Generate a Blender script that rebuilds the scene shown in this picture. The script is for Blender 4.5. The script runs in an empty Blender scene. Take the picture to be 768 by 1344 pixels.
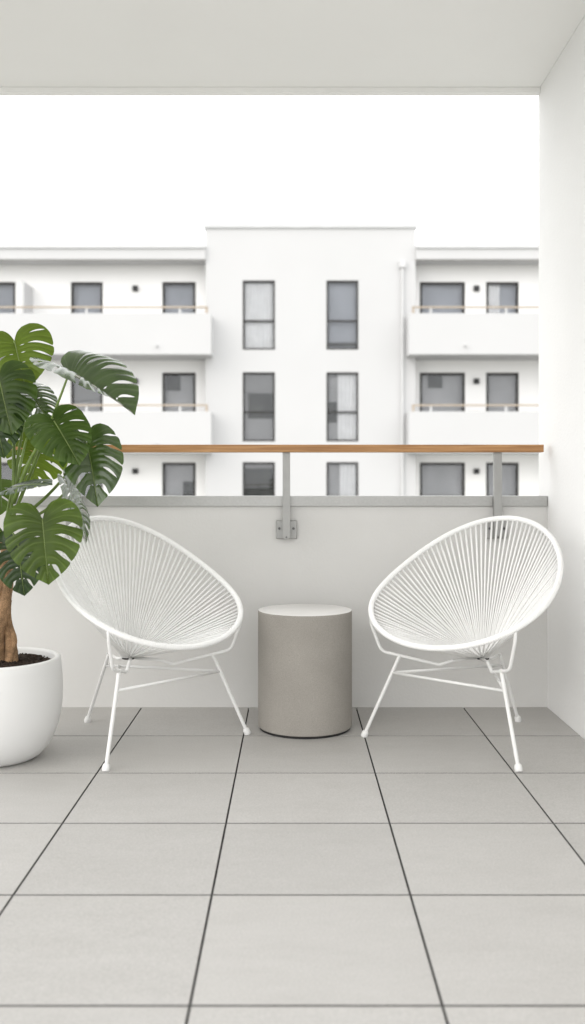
import bpy, bmesh, math, random
from mathutils import Vector, Matrix
random.seed(7)
R = math.radians
scene = bpy.context.scene
COL = scene.collection
F, EYE, CX, CY = 1220.0, 1.025, 384.0, 640.0      # lens in photo pixels, eye height, vanishing point

def at(px, py, Y):
    """world point seen at photo pixel (px, py) at depth Y"""
    return Vector(((px - CX) / F * Y, Y, EYE - (py - CY) / F * Y))
def wx(px, Y): return (px - CX) / F * Y
def wz(py, Y): return EYE - (py - CY) / F * Y

# ------------------------------------------------------------------ materials
def nt(name):
    m = bpy.data.materials.new(name); m.use_nodes = True
    n = m.node_tree.nodes; l = m.node_tree.links
    return m, n, l, n['Principled BSDF']
def ramp(n, stops):
    r = n.new('ShaderNodeValToRGB'); e = r.color_ramp.elements
    e[0].position, e[0].color = stops[0][0], (*stops[0][1], 1)
    e[1].position, e[1].color = stops[-1][0], (*stops[-1][1], 1)
    for p, c in stops[1:-1]:
        x = e.new(p); x.color = (*c, 1)
    return r
def surf(name, c, var=0.04, scale=3.0, rough=0.8, bump=0.0, bscale=60.0, metal=0.0, fine=0.0, fscale=400.0, spec=0.4, bdist=0.002):
    """plain matter: colour mottled by noise at two scales, with a bump"""
    m, n, l, b = nt(name)
    tc = n.new('ShaderNodeTexCoord')
    a = n.new('ShaderNodeTexNoise'); a.inputs['Scale'].default_value = scale; a.inputs['Detail'].default_value = 6
    l.new(tc.outputs['Object'], a.inputs['Vector'])
    lo = tuple(x * (1 - var) for x in c); hi = tuple(min(1, x * (1 + var)) for x in c)
    r = ramp(n, [(0.32, lo), (0.68, hi)]); l.new(a.outputs['Fac'], r.inputs[0])
    out = r.outputs[0]
    if fine:
        f = n.new('ShaderNodeTexNoise'); f.inputs['Scale'].default_value = fscale; f.inputs['Detail'].default_value = 3
        l.new(tc.outputs['Object'], f.inputs['Vector'])
        r2 = ramp(n, [(0.3, (1 - fine,) * 3), (0.7, (1 + fine,) * 3)]); l.new(f.outputs['Fac'], r2.inputs[0])
        mx = n.new('ShaderNodeMix'); mx.data_type = 'RGBA'; mx.blend_type = 'MULTIPLY'; mx.inputs[0].default_value = 1
        l.new(out, mx.inputs[6]); l.new(r2.outputs[0], mx.inputs[7]); out = mx.outputs[2]
    l.new(out, b.inputs['Base Color'])
    b.inputs['Roughness'].default_value = rough; b.inputs['Metallic'].default_value = metal
    b.inputs['Specular IOR Level'].default_value = spec
    if bump:
        f = n.new('ShaderNodeTexNoise'); f.inputs['Scale'].default_value = bscale; f.inputs['Detail'].default_value = 5
        l.new(tc.outputs['Object'], f.inputs['Vector'])
        bp = n.new('ShaderNodeBump'); bp.inputs['Strength'].default_value = bump; bp.inputs['Distance'].default_value = bdist
        l.new(f.outputs['Fac'], bp.inputs['Height']); l.new(bp.outputs[0], b.inputs['Normal'])
    return m

def tile_mat():
    m, n, l, b = nt('porcelain_tile')
    tc = n.new('ShaderNodeTexCoord')
    at_ = n.new('ShaderNodeAttribute'); at_.attribute_name = 'tile_shift'
    add = n.new('ShaderNodeVectorMath'); add.operation = 'ADD'
    l.new(tc.outputs['Object'], add.inputs[0]); l.new(at_.outputs['Vector'], add.inputs[1])
    a = n.new('ShaderNodeTexNoise'); a.inputs['Scale'].default_value = 9; a.inputs['Detail'].default_value = 10; a.inputs['Roughness'].default_value = 0.75
    mp = n.new('ShaderNodeMapping'); mp.inputs['Scale'].default_value = (0.55, 1.5, 1)
    l.new(add.outputs[0], mp.inputs[0]); l.new(mp.outputs[0], a.inputs['Vector'])
    r = ramp(n, [(0.28, (0.382, 0.371, 0.355)), (0.5, (0.410, 0.400, 0.384)), (0.74, (0.438, 0.428, 0.413))]); l.new(a.outputs['Fac'], r.inputs[0])
    f = n.new('ShaderNodeTexNoise'); f.inputs['Scale'].default_value = 210; f.inputs['Detail'].default_value = 4
    l.new(add.outputs[0], f.inputs['Vector'])
    r2 = ramp(n, [(0.3, (0.88, 0.88, 0.88)), (0.7, (1.10, 1.10, 1.10))]); l.new(f.outputs['Fac'], r2.inputs[0])
    mx = n.new('ShaderNodeMix'); mx.data_type = 'RGBA'; mx.blend_type = 'MULTIPLY'; mx.inputs[0].default_value = 1
    l.new(r.outputs[0], mx.inputs[6]); l.new(r2.outputs[0], mx.inputs[7])
    mt = n.new('ShaderNodeMix'); mt.data_type = 'RGBA'; mt.blend_type = 'MULTIPLY'; mt.inputs[0].default_value = 1
    tone = n.new('ShaderNodeAttribute'); tone.attribute_name = 'tile_tone'
    l.new(mx.outputs[2], mt.inputs[6]); l.new(tone.outputs['Color'], mt.inputs[7])
    l.new(mt.outputs[2], b.inputs['Base Color'])
    rr = n.new('ShaderNodeMapRange'); rr.inputs[3].default_value = 0.42; rr.inputs[4].default_value = 0.62
    l.new(a.outputs['Fac'], rr.inputs[0]); l.new(rr.outputs[0], b.inputs['Roughness'])
    bp = n.new('ShaderNodeBump'); bp.inputs['Strength'].default_value = 0.12; bp.inputs['Distance'].default_value = 0.001
    l.new(f.outputs['Fac'], bp.inputs['Height']); l.new(bp.outputs[0], b.inputs['Normal'])
    return m

def wood_mat(name, c1, c2, c3):
    m, n, l, b = nt(name)
    tc = n.new('ShaderNodeTexCoord'); mp = n.new('ShaderNodeMapping'); mp.inputs['Scale'].default_value = (1.6, 45, 45)
    l.new(tc.outputs['Object'], mp.inputs[0])
    a = n.new('ShaderNodeTexNoise'); a.inputs['Scale'].default_value = 2.2; a.inputs['Detail'].default_value = 8; a.inputs['Distortion'].default_value = 0.5
    l.new(mp.outputs[0], a.inputs['Vector'])
    r = ramp(n, [(0.3, c1), (0.52, c2), (0.72, c3)]); l.new(a.outputs['Fac'], r.inputs[0])
    l.new(r.outputs[0], b.inputs['Base Color']); b.inputs['Roughness'].default_value = 0.5
    bp = n.new('ShaderNodeBump'); bp.inputs['Strength'].default_value = 0.2; bp.inputs['Distance'].default_value = 0.001
    l.new(a.outputs['Fac'], bp.inputs['Height']); l.new(bp.outputs[0], b.inputs['Normal'])
    return m

def leaf_mat(name, dark, mid, vein, trans, tw, rough, spec):
    m, n, l, b = nt(name)
    uv = n.new('ShaderNodeUVMap'); sx = n.new('ShaderNodeSeparateXYZ'); l.new(uv.outputs[0], sx.inputs[0])
    tc = n.new('ShaderNodeTexCoord')
    no = n.new('ShaderNodeTexNoise'); no.inputs['Scale'].default_value = 14; no.inputs['Detail'].default_value = 5
    l.new(tc.outputs['Object'], no.inputs['Vector'])
    r = ramp(n, [(0.3, dark), (0.72, mid)]); l.new(no.outputs['Fac'], r.inputs[0])
    # lateral vein along the middle of each lobe
    s1 = n.new('ShaderNodeMath'); s1.operation = 'SUBTRACT'; s1.inputs[1].default_value = 0.5; fr = n.new('ShaderNodeMath'); fr.operation = 'FRACT'; l.new(sx.outputs['Y'], fr.inputs[0]); l.new(fr.outputs[0], s1.inputs[0])
    ab = n.new('ShaderNodeMath'); ab.operation = 'ABSOLUTE'; l.new(s1.outputs[0], ab.inputs[0])
    vr = ramp(n, [(0.0, (0.55,) * 3), (0.035, (0.28,) * 3), (0.09, (0, 0, 0))]); l.new(ab.outputs[0], vr.inputs[0])
    mx = n.new('ShaderNodeMix'); mx.data_type = 'RGBA'; l.new(vr.outputs[0], mx.inputs[0]); l.new(r.outputs[0], mx.inputs[6]); mx.inputs[7].default_value = (*vein, 1)
    # darker glossy centre of the blade, lighter margin
    mr = ramp(n, [(0.0, (0.8,) * 3), (0.7, (0.95,) * 3), (1.0, (1.35,) * 3)]); l.new(sx.outputs['X'], mr.inputs[0])
    mm = n.new('ShaderNodeMix'); mm.data_type = 'RGBA'; mm.blend_type = 'MULTIPLY'; mm.inputs[0].default_value = 1
    l.new(mx.outputs[2], mm.inputs[6]); l.new(mr.outputs[0], mm.inputs[7])
    l.new(mm.outputs[2], b.inputs['Base Color']); b.inputs['Roughness'].default_value = rough; b.inputs['Specular IOR Level'].default_value = spec
    f = n.new('ShaderNodeTexNoise'); f.inputs['Scale'].default_value = 90; l.new(tc.outputs['Object'], f.inputs['Vector'])
    bp = n.new('ShaderNodeBump'); bp.inputs['Strength'].default_value = 0.25; bp.inputs['Distance'].default_value = 0.002
    l.new(f.outputs['Fac'], bp.inputs['Height']); l.new(bp.outputs[0], b.inputs['Normal'])
    b.inputs['Coat Weight'].default_value = 0.3 if spec > 0.5 else 0.05; b.inputs['Coat Roughness'].default_value = 0.18
    tr = n.new('ShaderNodeBsdfTranslucent'); tr.inputs['Color'].default_value = (*trans, 1)
    ms = n.new('ShaderNodeMixShader'); ms.inputs[0].default_value = tw
    out = n['Material Output']
    l.new(b.outputs[0], ms.inputs[1]); l.new(tr.outputs[0], ms.inputs[2]); l.new(ms.outputs[0], out.inputs['Surface'])
    return m

def glass_mat():
    m, n, l, b = nt('window_glass')
    n.remove(b)
    g = n.new('ShaderNodeBsdfGlossy'); g.inputs['Roughness'].default_value = 0.02; g.inputs['Color'].default_value = (0.90, 0.925, 0.96, 1)
    t = n.new('ShaderNodeBsdfTransparent'); t.inputs['Color'].default_value = (0.93, 0.93, 0.93, 1)
    lw = n.new('ShaderNodeFresnel'); lw.inputs['IOR'].default_value = 1.44
    ms = n.new('ShaderNodeMixShader'); l.new(lw.outputs[0], ms.inputs[0])
    l.new(t.outputs[0], ms.inputs[1]); l.new(g.outputs[0], ms.inputs[2]); l.new(ms.outputs[0], n['Material Output'].inputs['Surface'])
    return m

M = dict(
    tile=tile_mat(),
    joint=surf('tile_joint', (0.03, 0.03, 0.03), rough=0.95),
    joint_pale=surf('tile_joint_grout', (0.055, 0.055, 0.053), rough=0.95),
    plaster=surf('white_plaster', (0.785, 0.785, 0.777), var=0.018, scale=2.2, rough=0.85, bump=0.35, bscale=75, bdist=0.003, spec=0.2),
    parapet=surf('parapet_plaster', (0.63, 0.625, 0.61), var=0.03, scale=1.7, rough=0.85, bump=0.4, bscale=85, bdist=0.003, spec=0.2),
    ceil=surf('ceiling_paint', (0.88, 0.88, 0.865), var=0.012, scale=1.3, rough=0.9, bump=0.15, bscale=120, spec=0.2),
    capmetal=surf('brushed_cap_metal', (0.41, 0.41, 0.40), var=0.06, scale=5, rough=0.42, metal=0.55, fine=0.05, fscale=90),
    steel=surf('galvanised_steel', (0.35, 0.35, 0.34), var=0.06, scale=9, rough=0.45, metal=0.5, fine=0.06, fscale=260),
    bolt=surf('dark_bolt', (0.10, 0.10, 0.10), rough=0.4, metal=0.8),
    wood=wood_mat('oiled_handrail_wood', (0.27, 0.125, 0.042), (0.40, 0.205, 0.078), (0.52, 0.29, 0.125)),
    pot=surf('matt_white_ceramic', (0.70, 0.70, 0.69), var=0.012, scale=4, rough=0.55, bump=0.08, bscale=220),
    soil=surf('potting_soil', (0.028, 0.018, 0.012), var=0.5, scale=45, rough=1, bump=0.8, bscale=140, bdist=0.01),
    bark=surf('fibrous_bark', (0.27, 0.165, 0.088), var=0.4, scale=30, rough=0.95, bump=0.9, bscale=190, bdist=0.006, fine=0.35, fscale=320),
    stem=surf('green_leaf_stalk', (0.15, 0.22, 0.05), var=0.2, scale=20, rough=0.42),
    rib=surf('pale_midrib', (0.14, 0.19, 0.05), var=0.12, scale=20, rough=0.4),
    concrete=surf('sanded_concrete', (0.296, 0.279, 0.253), var=0.05, scale=6, rough=0.85, bump=0.3, bscale=330, bdist=0.0015, fine=0.12, fscale=330, spec=0.25),
    tabletop_lit=surf('honed_lit_table_top', (0.68, 0.67, 0.65), var=0.04, scale=5, rough=0.38, bump=0.1, bscale=200, fine=0.05, fscale=300, spec=0.5),  # light falling on the top is put into a paler colour than the drum
    shadowgap=surf('shadow_gap_black', (0.02, 0.02, 0.02), rough=0.9),  # shade of the gap under the drum painted near-black
    powder=surf('white_powder_coat', (0.74, 0.74, 0.73), var=0.01, scale=12, rough=0.42),
    cord=surf('white_vinyl_cord', (0.83, 0.83, 0.82), var=0.015, scale=25, rough=0.45),
    hub=surf('black_hub', (0.012, 0.012, 0.012), rough=0.6),
    facade=surf('facade_render', (0.54, 0.54, 0.54), var=0.02, scale=0.35, rough=0.9, bump=0.2, bscale=14, spec=0.2),
    facade_in=surf('loggia_render', (0.86, 0.855, 0.845), var=0.02, scale=0.35, rough=0.9, spec=0.2),
    coping=surf('zinc_coping', (0.53, 0.535, 0.535), var=0.05, scale=1.5, rough=0.5, metal=0.2),
    gutter=surf('dark_gutter', (0.32, 0.31, 0.30), rough=0.6),
    frame=surf('anthracite_frame', (0.028, 0.026, 0.024), rough=0.5),
    glass=glass_mat(),
    curtain=surf('white_curtain', (0.88, 0.88, 0.88), var=0.05, scale=4, rough=0.9),
    blind=surf('grey_roller_blind', (0.27, 0.27, 0.27), var=0.03, scale=2, rough=0.9),
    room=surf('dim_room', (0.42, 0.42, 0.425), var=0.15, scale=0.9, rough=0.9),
    backblue=surf('blue_pane_backing', (0.40, 0.42, 0.46), var=0.12, scale=0.9, rough=0.9),  # bluish tone of the upper panes put into the backing colour
    reflectdark=surf('dark_pane_reflection', (0.05, 0.052, 0.045), var=0.5, scale=1.6, rough=0.9),  # dark reflections in the panes, painted on backings behind the glass
    palewood=wood_mat('pale_rail_wood', (0.33, 0.27, 0.205), (0.41, 0.34, 0.265), (0.47, 0.40, 0.32)),
    lamp=surf('dark_wall_lamp', (0.03, 0.03, 0.03), rough=0.6),
    pipe=surf('grey_downpipe', (0.56, 0.56, 0.56), var=0.05, scale=2, rough=0.5),
    ground=surf('courtyard_ground', (0.30, 0.30, 0.28), var=0.25, scale=0.15, rough=0.95, fine=0.2, fscale=6),
    leaf_b=leaf_mat('leaf_bright', (0.024, 0.043, 0.007), (0.058, 0.094, 0.015), (0.11, 0.15, 0.04), (0.26, 0.38, 0.035), 0.32, 0.36, 0.22),
    leaf_j=leaf_mat('leaf_olive', (0.021, 0.038, 0.006), (0.054, 0.090, 0.014), (0.12, 0.17, 0.04), (0.19, 0.29, 0.03), 0.22, 0.32, 0.2),
    leaf_m=leaf_mat('leaf_mid', (0.022, 0.043, 0.009), (0.052, 0.090, 0.018), (0.085, 0.125, 0.04), (0.15, 0.25, 0.03), 0.20, 0.33, 0.28),
    leaf_d=leaf_mat('leaf_dark', (0.010, 0.023, 0.007), (0.023, 0.045, 0.012), (0.045, 0.075, 0.026), (0.08, 0.15, 0.02), 0.14, 0.30, 0.26),
    leaf_g=leaf_mat('leaf_glossy', (0.018, 0.040, 0.009), (0.043, 0.082, 0.017), (0.085, 0.125, 0.05), (0.13, 0.22, 0.03), 0.16, 0.24, 0.75),
)

# ------------------------------------------------------------------ mesh helpers
def link(name, bm, mats, parent=None, smooth=False, bevel=0.0, seg=2):
    me = bpy.data.meshes.new(name)
    if bevel:
        bmesh.ops.bevel(bm, geom=list(bm.edges), offset=bevel, segments=seg, affect='EDGES', profile=0.5)
    bmesh.ops.recalc_face_normals(bm, faces=bm.faces)
    bm.to_mesh(me); bm.free()
    if not isinstance(mats, (list, tuple)): mats = [mats]
    for m in mats: me.materials.append(m)
    if smooth:
        for p in me.polygons: p.use_smooth = True
    o = bpy.data.objects.new(name, me); COL.objects.link(o)
    if parent: o.parent = parent
    return o
def smooth_by_angle(o, ang=35):
    me = o.data
    for p in me.polygons: p.use_smooth = True
    me.set_sharp_from_angle(angle=R(ang))
def thing(name, label, cat, loc=(0, 0, 0), rz=0.0, group=None):
    o = bpy.data.objects.new(name, None); COL.objects.link(o); o.empty_display_size = 0.1
    o.location = loc; o.rotation_euler = (0, 0, rz); o['label'] = label; o['category'] = cat
    if group: o['group'] = group
    return o
def tag(o, label, cat, group=None):
    o['label'] = label; o['category'] = cat
    if group: o['group'] = group
    return o
def structure(o): o['kind'] = 'structure'; return o
def box(bm, x0, x1, y0, y1, z0, z1, mi=0):
    v = [bm.verts.new(p) for p in ((x0, y0, z0), (x1, y0, z0), (x1, y1, z0), (x0, y1, z0), (x0, y0, z1), (x1, y0, z1), (x1, y1, z1), (x0, y1, z1))]
    for q in ((0, 3, 2, 1), (4, 5, 6, 7), (0, 1, 5, 4), (1, 2, 6, 5), (2, 3, 7, 6), (3, 0, 4, 7)):
        f = bm.faces.new([v[i] for i in q]); f.material_index = mi
    return bm
def B(*a): return box(bmesh.new(), *a)
def tube(bm, pts, rad, seg=10, closed=False, mi=0, caps=True):
    """tube along points; rad is a number or a list"""
    pts = [Vector(p) for p in pts]; n = len(pts)
    rads = rad if isinstance(rad, (list, tuple)) else [rad] * n
    tang = []
    for i in range(n):
        a = pts[(i - 1) % n] if closed or i else pts[0]
        b = pts[(i + 1) % n] if closed or i < n - 1 else pts[-1]
        tang.append((b - a).normalized())
    up = Vector((0, 0, 1)) if abs(tang[0].z) < 0.9 else Vector((1, 0, 0))
    nrm = (up - tang[0] * up.dot(tang[0])).normalized()
    rings = []
    for i in range(n):
        nrm = (nrm - tang[i] * nrm.dot(tang[i])).normalized()
        bi = tang[i].cross(nrm)
        rings.append([bm.verts.new(pts[i] + (nrm * math.cos(2 * math.pi * k / seg) + bi * math.sin(2 * math.pi * k / seg)) * rads[i]) for k in range(seg)])
    for i in range(n if closed else n - 1):
        a, b = rings[i], rings[(i + 1) % n]
        for k in range(seg):
            f = bm.faces.new((a[k], a[(k + 1) % seg], b[(k + 1) % seg], b[k])); f.material_index = mi; f.smooth = True
    if caps and not closed:
        for r_ in (rings[0][::-1], rings[-1]):
            f = bm.faces.new(r_); f.material_index = mi
    return bm
def rounded(pts, r, n=6):
    """polyline with its inner corners rounded"""
    pts = [Vector(p) for p in pts]; out = [pts[0]]
    for i in range(1, len(pts) - 1):
        a = (pts[i - 1] - pts[i]); b = (pts[i + 1] - pts[i])
        d = min(r, a.length * 0.48, b.length * 0.48)
        p0 = pts[i] + a.normalized() * d; p1 = pts[i] + b.normalized() * d
        for k in range(n + 1):
            t = k / n
            out.append(p0 * (1 - t) ** 2 + pts[i] * 2 * t * (1 - t) + p1 * t * t)
    out.append(pts[-1]); return out
def lathe(bm, prof, seg=72, mi=0, close_bottom=True, close_top=False):
    rings = [[bm.verts.new((r * math.cos(2 * math.pi * k / seg), r * math.sin(2 * math.pi * k / seg), z)) for k in range(seg)] for r, z in prof]
    for a, b in zip(rings, rings[1:]):
        for k in range(seg):
            f = bm.faces.new((a[k], a[(k + 1) % seg], b[(k + 1) % seg], b[k])); f.material_index = mi
    if close_bottom: bm.faces.new(rings[0][::-1])
    if close_top: bm.faces.new(rings[-1])
    return bm
def crom(P, n):
    """catmull-rom through P, resampled to n+1 points by arc length"""
    P = [Vector(p) for p in P]; Q = [P[0] * 2 - P[1]] + P + [P[-1] * 2 - P[-2]]; out = []
    for i in range(len(P) - 1):
        a, b, c, d = Q[i:i + 4]
        for k in range(24):
            t = k / 24
            out.append(0.5 * ((2 * b) + (c - a) * t + (2 * a - 5 * b + 4 * c - d) * t * t + (3 * b - a - 3 * c + d) * t ** 3))
    out.append(P[-1])
    L = [0]
    for p, q in zip(out, out[1:]): L.append(L[-1] + (q - p).length)
    res = []; j = 0
    for k in range(n + 1):
        s = L[-1] * k / n
        while j < len(L) - 2 and L[j + 1] < s: j += 1
        t = (s - L[j]) / max(1e-9, L[j + 1] - L[j]); res.append(out[j].lerp(out[j + 1], min(1, t)))
    return res

# ------------------------------------------------------------------ the balcony
XL, XR = -3.2, 1.19           # side walls
YB, YW, YO = -1.6, 4.34, 4.49   # back of the floor, parapet inner face, outer face
ZC = 2.947
# floor: tiles 0.5 m, one sheet of bevelled tiles over a dark bed
bm = bmesh.new()
lay_s = bm.faces.layers.float_vector.new('tile_shift'); lay_c = bm.faces.layers.float_color.new('tile_tone')
x0 = -0.203 - 0.5 * 6
xs = [x0 + 0.5 * k for k in range(0, 10)]
ys = [YW - 0.5 * k for k in range(0, 13)]
GX, GY = 0.0027, 0.0037
for i in range(len(xs) - 1):
    for j in range(len(ys) - 1):
        a, b = max(xs[i] + GX, XL + 0.001), min(xs[i + 1] - GX, XR - 0.001)
        c, d = ys[j + 1] + GY, ys[j] - (GY if j else 0.0005)
        if b - a < 0.01: continue
        t0 = len(bm.faces)
        vs = []
        e = 0.0009
        for (ins, z) in ((0, -0.02), (0, -e), (e, 0.0)):
            vs.append([bm.verts.new(p) for p in ((a + ins, c + ins, z), (b - ins, c + ins, z), (b - ins, d - ins, z), (a + ins, d - ins, z))])
        fs = [bm.faces.new(vs[2])]
        for p, q in zip(vs, vs[1:]):
            for k in range(4): fs.append(bm.faces.new((p[k], p[(k + 1) % 4], q[(k + 1) % 4], q[k])))
        sh = Vector((random.uniform(-30, 30), random.uniform(-30, 30), random.uniform(-9, 9))); tn = random.uniform(0.96, 1.035)
        for f in fs[1:5]: f.material_index = 2
        for f in fs: f[lay_s] = sh; f[lay_c] = (tn, tn, tn * 0.998, 1)
bed = box(bm, XL, XR, YB, YW, -0.2, -0.012, 1)
# pale grout in the cross joints
for j in range(1, len(ys) - 1):
    box(bm, XL + .002, XR - .002, ys[j] - GY * 0.98, ys[j] + GY * 0.98, -0.0119, -0.0022, 2)
structure(link('floor', bm, [M['tile'], M['joint'], M['joint_pale']]))

w = tag(link('side_wall', B(XR, XR + 0.22, 0.4, 4.495, -0.2, ZC + 0.3), M['plaster'], bevel=0.002),
        'bright white plastered side wall closing the balcony beside the right lounge chair', 'wall')
bm = B(-2.4, XR - 0.0005, 0.4, 4.46, ZC, ZC + 0.28)
box(bm, -2.4, XR - 0.0005, 4.462, 4.50, ZC - 0.026, ZC + 0.281)
structure(link('ceiling', bm, M['ceil'], bevel=0.0015))

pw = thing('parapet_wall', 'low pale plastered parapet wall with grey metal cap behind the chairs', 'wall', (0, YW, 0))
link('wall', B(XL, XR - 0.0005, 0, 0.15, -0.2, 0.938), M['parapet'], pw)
seam = wx(647, 4.33)
for a, b in ((XL + 0.002, -1.55), (-1.547, seam), (seam + 0.0025, XR - 0.002)):
    link('metal_cap', B(a, b, -0.012, 0.166, 0.9385, 0.986), M['capmetal'], pw, bevel=0.0015)

rl = thing('balcony_railing', 'brown wooden handrail on grey steel posts bolted to the parapet', 'railing', (0, 4.3, 0.78))
rail = link('handrail', B(XL + 0.05, wx(713, 4.28), -0.034, 0.03, 1.188 - 0.78, 1.2225 - 0.78), M['wood'], rl, bevel=0.003)
for px in (376 - 2 * 277.5, 98.5, 376, 653.5):
    X = wx(px, 4.3)
    bm = bmesh.new()
    hw, zb, zt = 0.0175, 0.787 - 0.78, 1.1878 - 0.78
    prof = [(-hw, zt), (-hw, zb + 0.012)] + [(-hw * math.cos(t), zb + 0.012 - 0.012 * math.sin(t)) for t in (R(30), R(60), R(90), R(120), R(150))] + [(hw, zb + 0.012), (hw, zt)]
    fr = [bm.verts.new((X + p, -0.008, z)) for p, z in prof]; bk = [bm.verts.new((X + p, 0.0205, z)) for p, z in prof]
    bm.faces.new(fr); bm.faces.new(bk[::-1])
    for k in range(len(prof)): bm.faces.new((fr[k], fr[(k + 1) % len(prof)], bk[(k + 1) % len(prof)], bk[k]))
    post = link('post', bm, M['steel'], rl)
    link('wall_plate', B(X - 0.049, X + 0.049, 0.021, 0.0395, 0.787 - 0.78, 0.873 - 0.78), M['steel'], post, bevel=0.004)
    for dx, z, y in ((-0.033, 0.055, 0.021), (0.033, 0.055, 0.021), (0.0, 0.016, -0.008)):
        bm = bmesh.new(); tube(bm, [(X + dx, y + 0.001, z), (X + dx, y - 0.006 if dx else y - 0.002, z)], 0.0062 if dx else 0.0042, 6)
        link('bolt', bm, M['bolt'], post)

# ------------------------------------------------------------------ side table
st = thing('side_table', 'round beige concrete drum side table standing between the two chairs', 'side table', (0.0535, 3.98, 0))
r, h = 0.2006, 0.503
bm = lathe(bmesh.new(), [(r - 0.003, 0.010), (r, 0.013), (r, h - 0.0155)], 128, close_top=True)
o = link('drum', bm, M['concrete'], st); smooth_by_angle(o)
bm = lathe(bmesh.new(), [(r, h - 0.0153), (r, h - 0.003), (r - 0.0009, h - 0.0009), (r - 0.003, h)], 128, close_top=True)
o = link('table_top', bm, [M['concrete'], M['tabletop_lit']], st); smooth_by_angle(o)
for p in o.data.polygons:
    if p.normal.z > 0.5: p.material_index = 1
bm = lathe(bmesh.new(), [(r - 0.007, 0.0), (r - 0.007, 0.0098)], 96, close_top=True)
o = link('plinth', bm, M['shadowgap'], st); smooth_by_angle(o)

# ------------------------------------------------------------------ planter
PX, PY = -1.127, 3.535
pt = thing('planter_pot', 'white matt ceramic bowl planter filled with dark soil at left', 'planter', (PX, PY, 0))
prof = [(0.125, 0.0), (0.150, 0.004), (0.172, 0.018), (0.197, 0.047), (0.217, 0.084), (0.232, 0.124), (0.241, 0.168), (0.2455, 0.21), (0.247, 0.255), (0.2455, 0.30), (0.242, 0.345), (0.2385, 0.374), (0.236, 0.3785), (0.232, 0.380),
        (0.222, 0.380), (0.218, 0.377), (0.217, 0.37), (0.216, 0.30)]
prof2 = [Vector((p[0], p[1], 0)) for p in prof]
o = link('bowl', lathe(bmesh.new(), prof, 112), M['pot'], pt); smooth_by_angle(o, 50)
bm = bmesh.new(); rings = []
NR, NS = 26, 90
for i in range(NR + 1):
    rr = 0.217 * i / NR
    rings.append([bm.verts.new((rr * math.cos(2 * math.pi * k / NS), rr * math.sin(2 * math.pi * k / NS), 0.352 + 0.012 * (1 - i / NR) + random.uniform(-0.006, 0.006) + (random.random() < 0.05) * 0.006)) for k in range(NS)] if i else [bm.verts.new((0, 0, 0.365))])
for i in range(NR):
    for k in range(NS):
        if i == 0: bm.faces.new((rings[0][0], rings[1][k], rings[1][(k + 1) % NS]))
        else: bm.faces.new((rings[i][k], rings[i + 1][k], rings[i + 1][(k + 1) % NS], rings[i][(k + 1) % NS]))
for q in range(260):      # crumbs
    a = random.uniform(0, 6.283); rr = 0.21 * math.sqrt(random.random()); s = random.uniform(0.002, 0.006)
    bmesh.ops.create_icosphere(bm, subdivisions=1, radius=s, matrix=Matrix.Translation((rr * math.cos(a), rr * math.sin(a), 0.358 + 0.012 * (1 - rr / .217))) @ Matrix.Rotation(a, 4, 'X') @ Matrix.Diagonal((1, random.uniform(.6, 1), random.uniform(.5, 1), 1)))
link('soil', bm, M['soil'], pt)

# ------------------------------------------------------------------ monstera
TX, TY = wx(8, 3.55), 3.55
mo = thing('monstera_plant', 'tall green monstera plant with split leaves growing from the white pot', 'plant', (TX, TY, 0.355))
O = Vector((TX, TY, 0.355))
bm = bmesh.new()
def trunk(off, ph, amp, r0, z0, z1, n=34):
    pts = []; rad = []
    for k in range(n + 1):
        t = k / n
        a = ph + t * 5.2
        pts.append((off[0] + amp * math.cos(a) + 0.006 * math.sin(9 * t + ph), off[1] + amp * math.sin(a), z0 + (z1 - z0) * t))
        rad.append(r0 * (1.12 - 0.34 * t) * (1 + 0.10 * math.sin(17 * t + ph * 3) + random.uniform(-.04, .04)))
    tube(bm, pts, rad, 14)
trunk((0.002, 0), 0.2, 0.013, 0.022, -0.02, 0.50)
trunk((-0.010, 0.0), 2.5, 0.015, 0.024, -0.02, 0.47)
trunk((0.020, -0.008), 4.4, 0.007, 0.011, -0.02, 0.24)
trunk((-0.03, 0.01), 1.0, 0.014, 0.020, -0.02, 0.40)
o = link('trunk', bm, M['bark'], mo, smooth=True)

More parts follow.
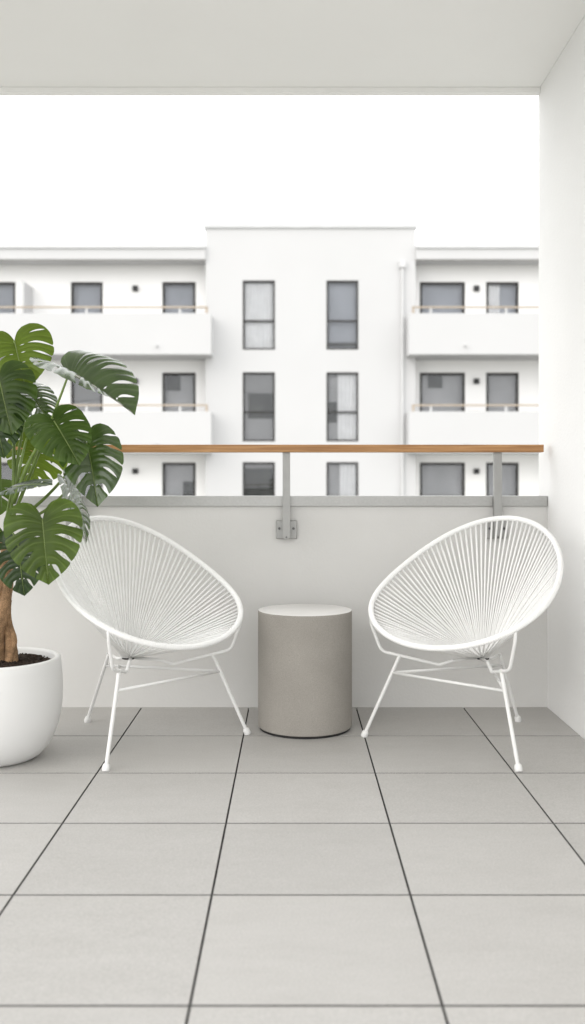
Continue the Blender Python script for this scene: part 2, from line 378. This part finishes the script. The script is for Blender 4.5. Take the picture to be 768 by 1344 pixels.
OUT = crom([(0.0, 0.015, 0), (0.035, -0.12, 0), (0.12, -0.26, 0), (0.27, -0.31, 0), (0.42, -0.23, 0), (0.515, -0.05, 0), (0.53, 0.18, 0), (0.505, 0.38, 0), (0.435, 0.57, 0), (0.325, 0.74, 0), (0.19, 0.88, 0), (0.075, 0.965, 0), (0.0, 1.02, 0)], 400)
def outp(t):
    x = max(0, min(1, t)) * 400; i = min(399, int(x)); return OUT[i].lerp(OUT[i + 1], x - i)
def midp(t):
    if t < 0.25: return Vector((0, 0.012 * t / 0.25, 0))
    return Vector((0, 0.012 + 0.97 * ((t - 0.25) / 0.75) ** 2.1, 0))
def sstep(a, b, x):
    t = max(0, min(1, (x - a) / (b - a))); return t * t * (3 - 2 * t)
def leaf(attach, tip, nrm, ws, mat, base, fold=0.20, droop=0.16, seed=0, cut=1.0, label=None, stalk=0.0052, bend=(0, 0, 0.06)):
    rnd = random.Random(seed)
    A = attach - O; T = (tip - attach); L = T.length; T = T.normalized()
    N = Vector(nrm).normalized(); N = (N - T * N.dot(T)).normalized(); X = T.cross(N)
    bm = bmesh.new(); uvl = bm.loops.layers.uv.new('UVMap')
    ph = rnd.uniform(0, 6)
    def bend3(x, y, q):
        z = fold * abs(x) - 0.42 * x * x * (1 + fold) - droop * max(0, y) ** 2 - 0.10 * min(0, y) ** 2 * 4 + q
        z += 0.018 * math.sin(7 * y + ph) * abs(x) * 2 + 0.012 * math.sin(11 * x + ph * 2)
        return A + (X * (x * ws) + T * y + N * z) * L
    for side in (-1, 1):
        bd = [0, 0.37, 0.52, 0.655, 0.775, 0.885, 1.0]
        bd = [b + (rnd.uniform(-.02, .02) if 0 < i < len(bd) - 1 else 0) for i, b in enumerate(bd)]
        slit = [(0, 1, 0)]
        for k in range(1, len(bd) - 1):
            s0 = rnd.uniform(0.28, 0.46) if k > 1 else rnd.uniform(0.45, 0.6)
            if rnd.random() < (0.75 if k == 1 else 0.22): slit.append((s0, rnd.uniform(0.86, 0.95), rnd.uniform(0.016, 0.026) * cut))
            else: slit.append((s0, 1.2, rnd.uniform(0.020, 0.038) * cut))
        slit.append((0, 1, 0))
        hole = [rnd.random() < 0.5 and 1 < k < 6 for k in range(len(bd))]
        def gap(k, s):
            s0, s1, g = slit[k]; v = 0
            if g and s > s0:
                if s1 > 1: v = g * sstep(s0, s0 + 0.28, s) * (1 - 0.6 * sstep(0.72, 1.0, s))
                elif s < s1: v = g * math.sin(math.pi * (s - s0) / (s1 - s0)) ** 0.7
            if hole[k] and 0.12 < s < 0.24: v += 0.011 * cut * math.sin(math.pi * (s - 0.12) / 0.12)
            return v * 0.5
        NS_, NV = 30, 12
        cache = {}
        for k in range(len(bd) - 1):
            grid = []
            for i in range(NS_ + 1):
                s = i / NS_; row = []
                t0 = bd[k] + gap(k, s); t1 = bd[k + 1] - gap(k + 1, s)
                for j in range(NV + 1):
                    v = j / NV; t = t0 + (t1 - t0) * v
                    m_, b_ = midp(t), outp(t)
                    edge = 0.0
                    if (v < .5 and slit[k][1] > 1 and slit[k][2]) or (v > .5 and slit[k + 1][1] > 1 and slit[k + 1][2]):
                        edge = 0.035 * abs(2 * v - 1) ** 6
                    ss = s * (1 - edge * s)
                    p = m_.lerp(b_, ss); p.y -= 0.075 * math.sin(math.pi * s) * sstep(0.1, 0.5, t)
                    nvn = 3 if k == 0 else 1
                    q = 0.016 * (math.sin(2 * math.pi * v * nvn) ** 2) / (1.6 if k == 0 else 1) * min(1, s * 2.2) * (1 - 0.45 * s)
                    pos = bend3(side * p.x, p.y, q)
                    key = (side, k if j < NV else k + 1, i) if (j in (0, NV) and gap(k if j == 0 else k + 1, s) < 1e-5) else None
                    if key and key in cache: vert = cache[key]
                    else:
                        vert = bm.verts.new(pos)
                        if key: cache[key] = vert
                    row.append((vert, (s, v * nvn)))
                grid.append(row)
            for i in range(NS_):
                for j in range(NV):
                    q = [grid[i][j], grid[i + 1][j], grid[i + 1][j + 1], grid[i][j + 1]]
                    if len({x[0] for x in q}) < 4: continue
                    try: f = bm.faces.new([x[0] for x in q])
                    except ValueError: continue
                    f.smooth = True
                    for lp, x in zip(f.loops, q): lp[uvl].uv = x[1]
    bmesh.ops.remove_doubles(bm, verts=bm.verts, dist=L * 0.002)
    mid = [bend3(0, y, 0.004) for y in [k / 16 for k in range(0, 17)]]
    tube(bm, mid, [0.0023 * (1 - 0.75 * k / 16) for k in range(17)], 6, mi=1)
    me = bpy.data.meshes.new('leaf'); bm.to_mesh(me); bm.free()
    me.materials.append(mat); me.materials.append(M['rib'])
    o = bpy.data.objects.new('leaf', me); COL.objects.link(o); o.parent = mo
    if label: o['label'] = label
    b0 = Vector(base) - O; ctrl = (b0 + A) * 0.5 + Vector(bend)
    pts = [b0 * (1 - t) ** 2 + ctrl * 2 * t * (1 - t) + A * t * t for t in [k / 18 for k in range(19)]]
    bm = bmesh.new(); tube(bm, pts, [stalk * (1.5 - 0.75 * k / 18) for k in range(19)], 8)
    link('leaf_stalk', bm, M['stem'], o, smooth=True)
    return o
C1 = at(12, 690, 3.55); C2 = at(18, 660, 3.53); C3 = at(6, 705, 3.56); C4 = at(0, 670, 3.55)
j_, b_, m_, d_, g_ = M['leaf_j'], M['leaf_b'], M['leaf_m'], M['leaf_d'], M['leaf_g']
LV = [  # attach px,py,Y  tip px,py,Y  normal  width material base  extras
    ((19, 447, 3.55), (33, 508, 3.46), (0.05, -0.9, 0.35), 1.20, b_, C2, dict(seed=11, fold=0.12, droop=0.05)),
    ((91, 489, 3.42), (178, 532, 3.30), (0.10, -0.32, 0.93), 1.02, g_, C1, dict(seed=2, fold=0.68, droop=0.10, bend=(0.0, 0, -0.02))),
    ((-1, 497, 3.42), (15, 568, 3.36), (0.15, -0.9, 0.30), 1.08, m_, C4, dict(seed=3, fold=0.12, droop=0.06)),
    ((38, 514, 3.52), (70, 553, 3.45), (0.55, -0.6, 0.55), 1.05, g_, C1, dict(seed=4, fold=0.3)),
    ((71, 553, 3.34), (104, 606, 3.26), (0.15, -0.76, 0.58), 1.06, m_, C2, dict(seed=5, droop=0.1, stalk=0.006)),
    ((114, 581, 3.46), (131, 657, 3.36), (0.36, -0.76, 0.50), 0.96, g_, C1, dict(seed=6, fold=0.42, bend=(0.05, 0, -0.03))),
    ((50, 588, 3.78), (40, 640, 3.80), (0.05, -0.95, -0.15), 1.45, b_, C2, dict(seed=7, cut=1.3, droop=0.05)),
    ((18, 640, 3.36), (65, 628, 3.30), (0.05, -0.30, 0.95), 1.3, d_, C3, dict(seed=8)),
    ((90, 640, 3.46), (124, 707, 3.50), (0.78, -0.12, 0.62), 0.95, g_, C1, dict(seed=9, fold=0.3, bend=(0.03, 0, -0.04))),
    ((56, 682, 3.18), (63, 765, 3.13), (0.10, -0.93, 0.28), 1.14, j_, C3, dict(seed=10, droop=0.08, fold=0.26, bend=(0, -0.05, 0.09))),
    ((24, 715, 3.30), (30, 781, 3.28), (-0.12, -0.95, 0.15), 1.10, d_, C3, dict(seed=12, droop=0.08)),
    ((-10, 530, 3.40), (4, 597, 3.36), (0.15, -0.9, 0.25), 1.0, d_, C4, dict(seed=13)),
    # the side of the plant beyond the left edge of the picture
    ((-48, 470, 3.58), (-92, 520, 3.56), (-0.4, -0.7, 0.55), 1.1, m_, C4, dict(seed=14)),
    ((-60, 575, 3.40), (-110, 620, 3.35), (-0.35, -0.75, 0.5), 1.15, m_, C4, dict(seed=15)),
    ((-52, 660, 3.30), (-80, 735, 3.25), (-0.25, -0.9, 0.3), 1.1, b_, C3, dict(seed=16)),
    ((-70, 560, 3.75), (-120, 600, 3.80), (-0.5, -0.2, 0.8), 1.1, m_, C4, dict(seed=17)),
    ((40, 560, 3.85), (72, 600, 4.0), (0.3, 0.3, 0.85), 1.1, m_, C2, dict(seed=18)),
    ((-20, 640, 3.85), (-50, 690, 3.98), (-0.2, 0.5, 0.8), 1.1, m_, C4, dict(seed=19)),
]
for a, t, n_, ws, mt, bs, kw in LV:
    leaf(at(*a), at(*t), n_, ws, mt, bs, **kw)

# ------------------------------------------------------------------ string lounge chairs
RU = (0.0382, 0.32, -0.02, 0.0082); RW = (0.4005, 0.0064, 0.0162); RZ = (0.6374, -0.2216, 0.0194, -0.0147)
HUB = Vector((-0.0956, 0, 0.326))
def rim_pt(t, s):
    return Vector((sum(RU[k] * math.cos(k * t) for k in range(4)), s * sum(RW[k] * math.sin((k + 1) * t) for k in range(3)), sum(RZ[k] * math.cos(k * t) for k in range(4))))
def arc_params(n, N=2000):
    P = [rim_pt(2 * math.pi * k / N, 1) for k in range(N + 1)]; L = [0]
    for p, q in zip(P, P[1:]): L.append(L[-1] + (q - p).length)
    out = []; j = 0
    for k in range(n):
        s = L[-1] * k / n
        while L[j + 1] < s: j += 1
        out.append(2 * math.pi * (j + (s - L[j]) / (L[j + 1] - L[j])) / N)
    return out, L[-1]
def chair(loc, a, mir, label):
    s = -1 if mir else 1
    u = Vector((-math.sin(a) if mir else math.sin(a), -math.cos(a)))
    root = thing('lounge_chair', label, 'chair', (loc[0], loc[1], 0), math.atan2(u.y, u.x), 'white string lounge chairs either side of the table')
    RR = 0.0112
    # rim tube with the ridges of the cord wrapped round it
    n = 1120; T, per = arc_params(n)
    bm = bmesh.new()
    tube(bm, [rim_pt(t, s) for t in T], [RR + 0.0007 * (math.cos(math.pi * 0.5 * k)) for k in range(n)], 12, closed=True)
    link('rim', bm, M['cord'], root, smooth=True)
    # cords from rim to hub
    nc = 100; T, per = arc_params(nc)
    bm = bmesh.new(); rnd = random.Random(3 if mir else 5)
    for k, t in enumerate(T):
        p = rim_pt(t + rnd.uniform(-.0035, .0035), s)
        d = (p - HUB); dh = Vector((d.x, d.y, 0)).normalized()
        q = HUB + dh * 0.030 + Vector((0, 0, 0.003 * (k % 3)))
        e = (q - p).normalized()
        p0 = p + e * 0.004
        sag = Vector((0, 0, -0.0035))
        pts = [p0.lerp(q, f) + sag * math.sin(math.pi * f) for f in (0, .25, .5, .75, 1)]
        pts.append(HUB + dh * 0.020 + Vector((0, 0, -0.006)))
        rc = 0.0041
        tube(bm, pts, [rc, rc, rc * .92, rc * .78, rc * 0.5, rc * .45], 6)
    link('cord_seat', bm, M['cord'], root, smooth=True)
    bm = bmesh.new(); tube(bm, [HUB + Vector((0, 0, -0.010)), HUB + Vector((0, 0, 0.002))], 0.027, 24); link('hub', bm, M['hub'], root)
    # legs, bent support rods, stretchers
    def pol(vec, r, z): 
        v = Vector((vec[0], vec[1] * s)); v.normalize(); return Vector((v.x * r, v.y * r, z))
    FA, FB, FC = (0.2483, -0.3488), (-1, 0), (0.2483, 0.3488)
    ZS = 0.266
    js = []
    for vec, r0, r1, zt, rt in ((FA, 0.428, 0.3145, 0.340, 0.284), (FB, 0.3955, 0.262, 0.318, 0.237), (FC, 0.428, 0.3145, 0.340, 0.284)):
        foot = pol(vec, r0, 0.012); top = pol(vec, rt, zt)
        bm = bmesh.new(); tube(bm, [foot, top], 0.0074, 14)
        lg = link('leg', bm, M['powder'], root)
        smooth_by_angle(lg)
        bm = bmesh.new(); ax = (foot - top).normalized()
        tube(bm, [foot - ax * 0.0135, foot - ax * 0.012, foot - ax * 0.006, foot, pol(vec, r0 + 0.003, 0.004), pol(vec, r0 + 0.004, 0.0)], [0.0095, 0.0118, 0.0140, 0.0146, 0.0146, 0.0132], 18)
        c = link('foot_cap', bm, M['powder'], lg); smooth_by_angle(c)
        # joint of the stretchers on the leg
        f = (ZS - foot.z) / (top.z - foot.z); js.append(foot.lerp(top, f))
        if vec is FB:
            path = [top + Vector((0.012, 0, -0.004)), Vector((-0.165, 0, 0.306)), Vector((-0.118, 0, 0.322))]
        else:
            # where the rod meets the rim
            best = min((rim_pt(k * math.pi / 360, s) for k in range(720)), key=lambda p: abs(math.atan2(p.y, p.x) - math.atan2(vec[1] * s, vec[0])))
            rr = math.hypot(best.x, best.y)
            hd = HUB + (pol(vec, 0.064, 0.33) - HUB) * 0.22; hd.z = 0.322
            if vec is FA: path = [best, pol(vec, rr, best.z - 0.046), pol(vec, rr - 0.045, 0.350), pol(vec, 0.205, 0.314), pol(vec, 0.165, 0.346), hd]
            else: path = [best, pol(vec, rr, best.z - 0.046), pol(vec, rr - 0.042, 0.353), pol(vec, 0.124, 0.302), pol(vec, 0.072, 0.320), hd]
        bm = bmesh.new(); tube(bm, rounded(path[:4], 0.024)[:-1] + rounded(path[2:], 0.007)[1:] if len(path) > 3 else rounded(path, 0.008), 0.0064, 10)
        link('support_rod', bm, M['powder'], root, smooth=True)
    A_, B_, C_ = js
    for p, q in ((A_, C_), (B_, C_), (A_, B_.lerp(C_, 0.12))):
        bm = bmesh.new(); tube(bm, [p, q], 0.0058, 10); link('stretcher', bm, M['powder'], root, smooth=True)
    return root
chair((-0.6108, 3.787), 0.8021, False, 'white string lounge chair beside the potted plant, turned toward the right')
chair((0.7229, 3.7784), 0.7316, True, 'white string lounge chair beside the bright side wall, turned toward the left')

# ------------------------------------------------------------------ apartment building across the courtyard
YC, YR = 29.7, 30.4        # flush facade, loggia back wall
ap = thing('apartment_building', 'white apartment block with long balconies and dark framed windows across the courtyard', 'building', (0, YC, -6.5))
OB = Vector((0, YC, -6.5))
def bl(name, bm, mat, parent=None, **k):
    bmesh.ops.translate(bm, verts=bm.verts, vec=-OB); return link(name, bm, mat, parent or ap, **k)
def pierced(x0, x1, z0, z1, Y, holes, dep, thick_back):
    """a wall face with openings and their reveals, closed box behind"""
    bm = bmesh.new()
    xs = sorted({x0, x1, *[h[0] for h in holes], *[h[1] for h in holes]}); zs = sorted({z0, z1, *[h[2] for h in holes], *[h[3] for h in holes]})
    V = {}
    def v(x, y, z):
        k = (round(x, 5), round(y, 5), round(z, 5))
        if k not in V: V[k] = bm.verts.new((x, y, z))
        return V[k]
    for i in range(len(xs) - 1):
        for j in range(len(zs) - 1):
            cx, cz = (xs[i] + xs[i + 1]) / 2, (zs[j] + zs[j + 1]) / 2
            if any(h[0] < cx < h[1] and h[2] < cz < h[3] for h in holes): continue
            bm.faces.new((v(xs[i], Y, zs[j]), v(xs[i + 1], Y, zs[j]), v(xs[i + 1], Y, zs[j + 1]), v(xs[i], Y, zs[j + 1])))
    for a, b, c, d in holes:
        for p, q in (((a, c), (b, c)), ((b, c), (b, d)), ((b, d), (a, d)), ((a, d), (a, c))):
            bm.faces.new([bm.verts.new(w_) for w_ in ((p[0], Y, p[1]), (q[0], Y, q[1]), (q[0], Y + dep, q[1]), (p[0], Y + dep, p[1]))])
    yb = Y + thick_back
    for q in (((x0, Y, z0), (x0, yb, z0), (x0, yb, z1), (x0, Y, z1)), ((x1, Y, z0), (x1, Y, z1), (x1, yb, z1), (x1, yb, z0)), ((x0, Y, z1), (x0, yb, z1), (x1, yb, z1), (x1, Y, z1)), ((x0, yb, z0), (x1, yb, z0), (x1, yb, z1), (x0, yb, z1))):
        bm.faces.new([bm.verts.new(w_) for w_ in q])
    return bm
def window(x0, x1, z0, z1, Y, dep, transom=None, room='room', curtain=None, blind=None, fw=0.06, dark=None):
    yf = Y + dep - 0.07
    bm = bmesh.new(); e = 0.003
    box(bm, x0 + e, x0 + fw, yf, yf + 0.06, z0 + e, z1 - e); box(bm, x1 - fw, x1 - e, yf, yf + 0.06, z0 + e, z1 - e)
    box(bm, x0 + fw + .001, x1 - fw - .001, yf + .001, yf + 0.061, z1 - fw, z1 - e); box(bm, x0 + fw + .001, x1 - fw - .001, yf + .001, yf + 0.061, z0 + e, z0 + fw)
    if transom: box(bm, x0 + fw + .001, x1 - fw - .001, yf - .001, yf + 0.059, transom - 0.03, transom + 0.03)
    wdw = bl('window', bm, M['frame'])
    bl('pane', B(x0 + fw - .002, x1 - fw + .002, yf + 0.028, yf + 0.032, z0 + fw - .002, z1 - fw + .002), M['glass'], wdw)
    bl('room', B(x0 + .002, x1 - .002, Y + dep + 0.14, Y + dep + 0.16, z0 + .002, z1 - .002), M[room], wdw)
    if curtain:
        for a, b in curtain:
            bm = bmesh.new(); ca, cb = x0 + (x1 - x0) * a, x0 + (x1 - x0) * b; n = max(10, int((cb - ca) / 0.018)); pv = None
            for k in range(n + 1):
                x = ca + (cb - ca) * k / n; y = Y + dep + 0.06 + 0.016 * math.sin(k * 0.9) + 0.006 * math.sin(k * 0.37)
                c = (bm.verts.new((x, y, z0 + 0.02)), bm.verts.new((x, y, z1 - 0.02)))
                if pv: bm.faces.new((pv[0], c[0], c[1], pv[1]))
                pv = c
            bl('curtain', bm, M['curtain'], wdw, smooth=True)
    if blind:
        bl('blind', B(x0 + fw, x1 - fw, Y + dep + 0.02, Y + dep + 0.03, z1 - (z1 - z0) * blind, z1 - 0.004), M['blind'], wdw)
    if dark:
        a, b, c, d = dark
        bl('reflection_panel', B(x0 + (x1 - x0) * a, x0 + (x1 - x0) * b, Y + dep + 0.10, Y + dep + 0.11, z0 + (z1 - z0) * c, z0 + (z1 - z0) * d), M['reflectdark'], wdw)  # added dark sheet behind the glass, stands in for a reflection
    return wdw
# --- flush middle block
bx0, bx1 = wx(270, YC), wx(545.5, YC)
ztop = wz(295, YC)
ch = []
for (y0, y1, yt) in ((368, 459, 421), (488.5, 579.5, 541), (606.5, 697.5, 659)):
    for (p0, p1) in ((318.5, 361), (428.5, 470.5)):
        ch.append((wx(p0, YC), wx(p1, YC), wz(y1, YC), wz(y0, YC), wz(yt, YC)))
bl('middle_facade', pierced(bx0, bx1, -6.5, ztop, YC, [c[:4] for c in ch], 0.12, 9.0), M['facade'])
kinds = [dict(curtain=[(0.03, 0.97)]), dict(room='backblue', dark=(0.06, 0.94, 0.06, 0.12)), dict(blind=0.30, dark=(0.16, 0.92, 0.34, 0.72)), dict(curtain=[(0.36, 0.98)], dark=(0.03, 0.34, 0.28, 0.58)),
         dict(room='reflectdark', blind=0.09), dict(curtain=[(0.42, 0.98)], room='room')]  # first one: dark backing painted in place of a tree's reflection
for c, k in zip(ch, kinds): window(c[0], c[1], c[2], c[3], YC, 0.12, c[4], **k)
bl('coping', B(bx0 - 0.06, bx1 + 0.05, YC - 0.06, YC + 9.05, ztop - 0.11, ztop + 0.05), M['coping'], bevel=0.01)
X = wx(528, YC)
bm = bmesh.new(); tube(bm, [(X, YC - 0.07, -6.4), (X, YC - 0.07, wz(352, YC))], 0.045, 12)
dp = bl('downpipe', bm, M['pipe'], smooth=False); smooth_by_angle(dp)
bl('rain_hopper', B(X - 0.10, X + 0.10, YC - 0.15, YC - 0.002, wz(352, YC), wz(343, YC)), M['pipe'], dp, bevel=0.01)
# --- wings with loggias
WL0, WR1 = -17.0, 15.0
wins = {-1: [(213, 257), (93, 135), (-24, 20.5), (-142, -98)], 1: [(551, 610.5), (638, 681), (754, 800)]}
for sd, (a, b) in ((-1, (WL0, bx0 - 0.002)), (1, (bx1 + 0.002, WR1))):
    holes = []
    for (zt, zb) in ((7.753, 5.55), (4.788, 2.58), (1.847, -0.36)):
        for p0, p1 in wins[sd]: holes.append((wx(p0, YR), wx(p1, YR), zb, zt))
    bl('wing_wall', pierced(a, b, -6.5, 8.32, YR, holes, 0.10, 7.5), M['facade_in'])
    for i, h_ in enumerate(holes):
        kw = dict(room='backblue') if i < len(wins[sd]) else {}
        if sd == 1 and i == 1: kw = dict(room='backblue', curtain=[(0.04, 0.45)])
        if sd == -1 and i == 4: kw = dict(dark=(0.10, 0.52, 0.74, 0.98))
        if sd == 1 and i == 3: kw = dict(dark=(0.20, 0.52, 0.78, 0.97))
        if sd == -1 and i == 8: kw = dict(dark=(0.60, 0.95, 0.3, 0.72))
        if sd == -1 and i in (5, 10): kw = dict(blind=0.4)
        window(*h_, YR, 0.10, fw=0.08, **kw)
    yf = 29.6
    bl('roof', B(a, b, yf, YR + 7.6, wz(340, yf), wz(326, yf)), M['facade'])
    bl('roof_edge', B(a - (0.05 if sd < 0 else 0), b + (0.05 if sd > 0 else 0), yf - 0.06, YR + 7.65, wz(326, yf) + 0.001, wz(322, yf)), M['coping'])
    bl('gutter', B(a, b, yf + 0.02, yf + 0.10, wz(341.5, yf), wz(340, yf) - 0.001), M['gutter'])
    # side cheek of the loggia at the middle block, lamps
    lamp_px = {-1: [178, 58 - 117], 1: [625, 716]}[sd]
    for zl in (7.529, 4.501, 1.561):
        for px in lamp_px:
            x = wx(px, YR)
            bl('wall_lamp', B(x - 0.085, x + 0.085, YR - 0.13, YR - 0.002, zl - 0.085, zl + 0.085), M['lamp'], bevel=0.012)
    for zt in (6.468, 3.402):
        yF = 29.0; zb = zt - 1.283
        e0, e1 = (a, wx(277, yF)) if sd < 0 else (wx(537, yF), b)
        bm = bmesh.new()
        box(bm, e0, e1, yF, yF + 0.16, zb, zt)                                  # front parapet
        box(bm, e0, e1, yF + 0.162, YR - 0.003, zb + 0.002, zb + 0.22)          # slab
        if sd < 0: box(bm, e1 - 0.15, e1, yF + 0.162, YC - 0.003, zb + 0.222, zt)
        else: box(bm, e0, e0 + 0.15, yF + 0.162, YC - 0.003, zb + 0.222, zt)
        bal = bl('balcony', bm, M['facade'])
        zr = zt + 0.175
        ins = 0.10
        r0, r1 = (e0, e1 - ins) if sd < 0 else (e0 + ins, e1)
        bm = bmesh.new(); box(bm, r0, r1, yF + 0.05, yF + 0.11, zr, zr + 0.05)
        xe = r1 if sd < 0 else r0
        bl('rail', bm, M['palewood'], bal)
        posts = ([wx(p, yF) for p in (113, 236, -10, -133)] if sd < 0 else [wx(p, yF) for p in (566, 665, 780)]) + [xe + (-0.04 if sd < 0 else 0.04)]
        for x in posts:
            bl('rail_post', B(x - 0.035, x + 0.035, yF + 0.065, yF + 0.095, zt + 0.001, zr - 0.001), M['facade'] if x is not posts[-1] else M['palewood'], bal)
        for px in ((65, 206) if sd < 0 else (611,)):
            x = wx(px, yF); bm = bmesh.new(); tube(bm, [(x, yF + 0.02, zb + 0.27), (x, yF - 0.11, zb + 0.25)], 0.035, 10); bl('water_spout', bm, M['coping'], bal)
pn = bl('privacy_screen', B(-8.54, -8.48, 29.35, YR - 0.003, 5.41, 7.55), M['facade'])

# ------------------------------------------------------------------ ground
bm = bmesh.new(); bmesh.ops.create_grid(bm, x_segments=1, y_segments=1, size=900)
bmesh.ops.translate(bm, verts=bm.verts, vec=(0, 0, -6.5)); structure(link('ground', bm, M['ground']))

# ------------------------------------------------------------------ light
EL, AZ = R(34), R(228)          # sun behind the viewer, high, veiled by cloud
wd = bpy.data.worlds.new('World'); scene.world = wd; wd.use_nodes = True
n, l = wd.node_tree.nodes, wd.node_tree.links
bg = n['Background']; sky = n.new('ShaderNodeTexSky'); sky.sky_type = 'NISHITA'; sky.sun_disc = False
sky.sun_elevation = EL; sky.sun_rotation = AZ; sky.air_density = 1.0; sky.dust_density = 4.0; sky.ozone_density = 1.0
# overcast: the sky's own light, bleached and evened out by cloud
bw = n.new('ShaderNodeRGBToBW'); l.new(sky.outputs[0], bw.inputs[0])
mx = n.new('ShaderNodeMix'); mx.data_type = 'RGBA'; mx.inputs[0].default_value = 0.88
l.new(sky.outputs[0], mx.inputs[6]); mx.inputs[7].default_value = (18.0, 18.0, 18.0, 1)
l.new(mx.outputs[2], bg.inputs[0]); bg.inputs[1].default_value = 0.15
sd = bpy.data.lights.new('sun', 'SUN'); sd.energy = 0.6; sd.angle = R(40); sd.color = (1.0, 0.97, 0.93)
so = bpy.data.objects.new('sun', sd); COL.objects.link(so)
dirv = Vector((math.sin(AZ) * math.cos(EL), math.cos(AZ) * math.cos(EL), math.sin(EL)))
so.rotation_euler = dirv.to_track_quat('Z', 'Y').to_euler(); so.location = (0, -4, 9)

# ------------------------------------------------------------------ camera
cd = bpy.data.cameras.new('camera'); cam = bpy.data.objects.new('camera', cd); COL.objects.link(cam)
cam.location = (0, 0, EYE); cam.rotation_euler = (R(90), 0, 0)
cd.sensor_fit = 'VERTICAL'; cd.sensor_height = 36; cd.sensor_width = 36 * 585 / 1024; cd.lens = 36 * F / 1344
cd.shift_y = -(672 - CY) / 1344; cd.clip_end = 3000; cd.clip_start = 0.05
cd.dof.use_dof = True; cd.dof.focus_distance = 3.75; cd.dof.aperture_fstop = 2.1
scene.camera = cam
scene.render.resolution_x, scene.render.resolution_y = 585, 1024
scene.view_settings.view_transform = 'Standard'; scene.view_settings.look = 'None'; scene.view_settings.exposure = 0
c = scene.cycles
c.max_bounces = 10; c.diffuse_bounces = 7; c.transparent_max_bounces = 12; c.use_denoising = True
c.sample_clamp_indirect = 8
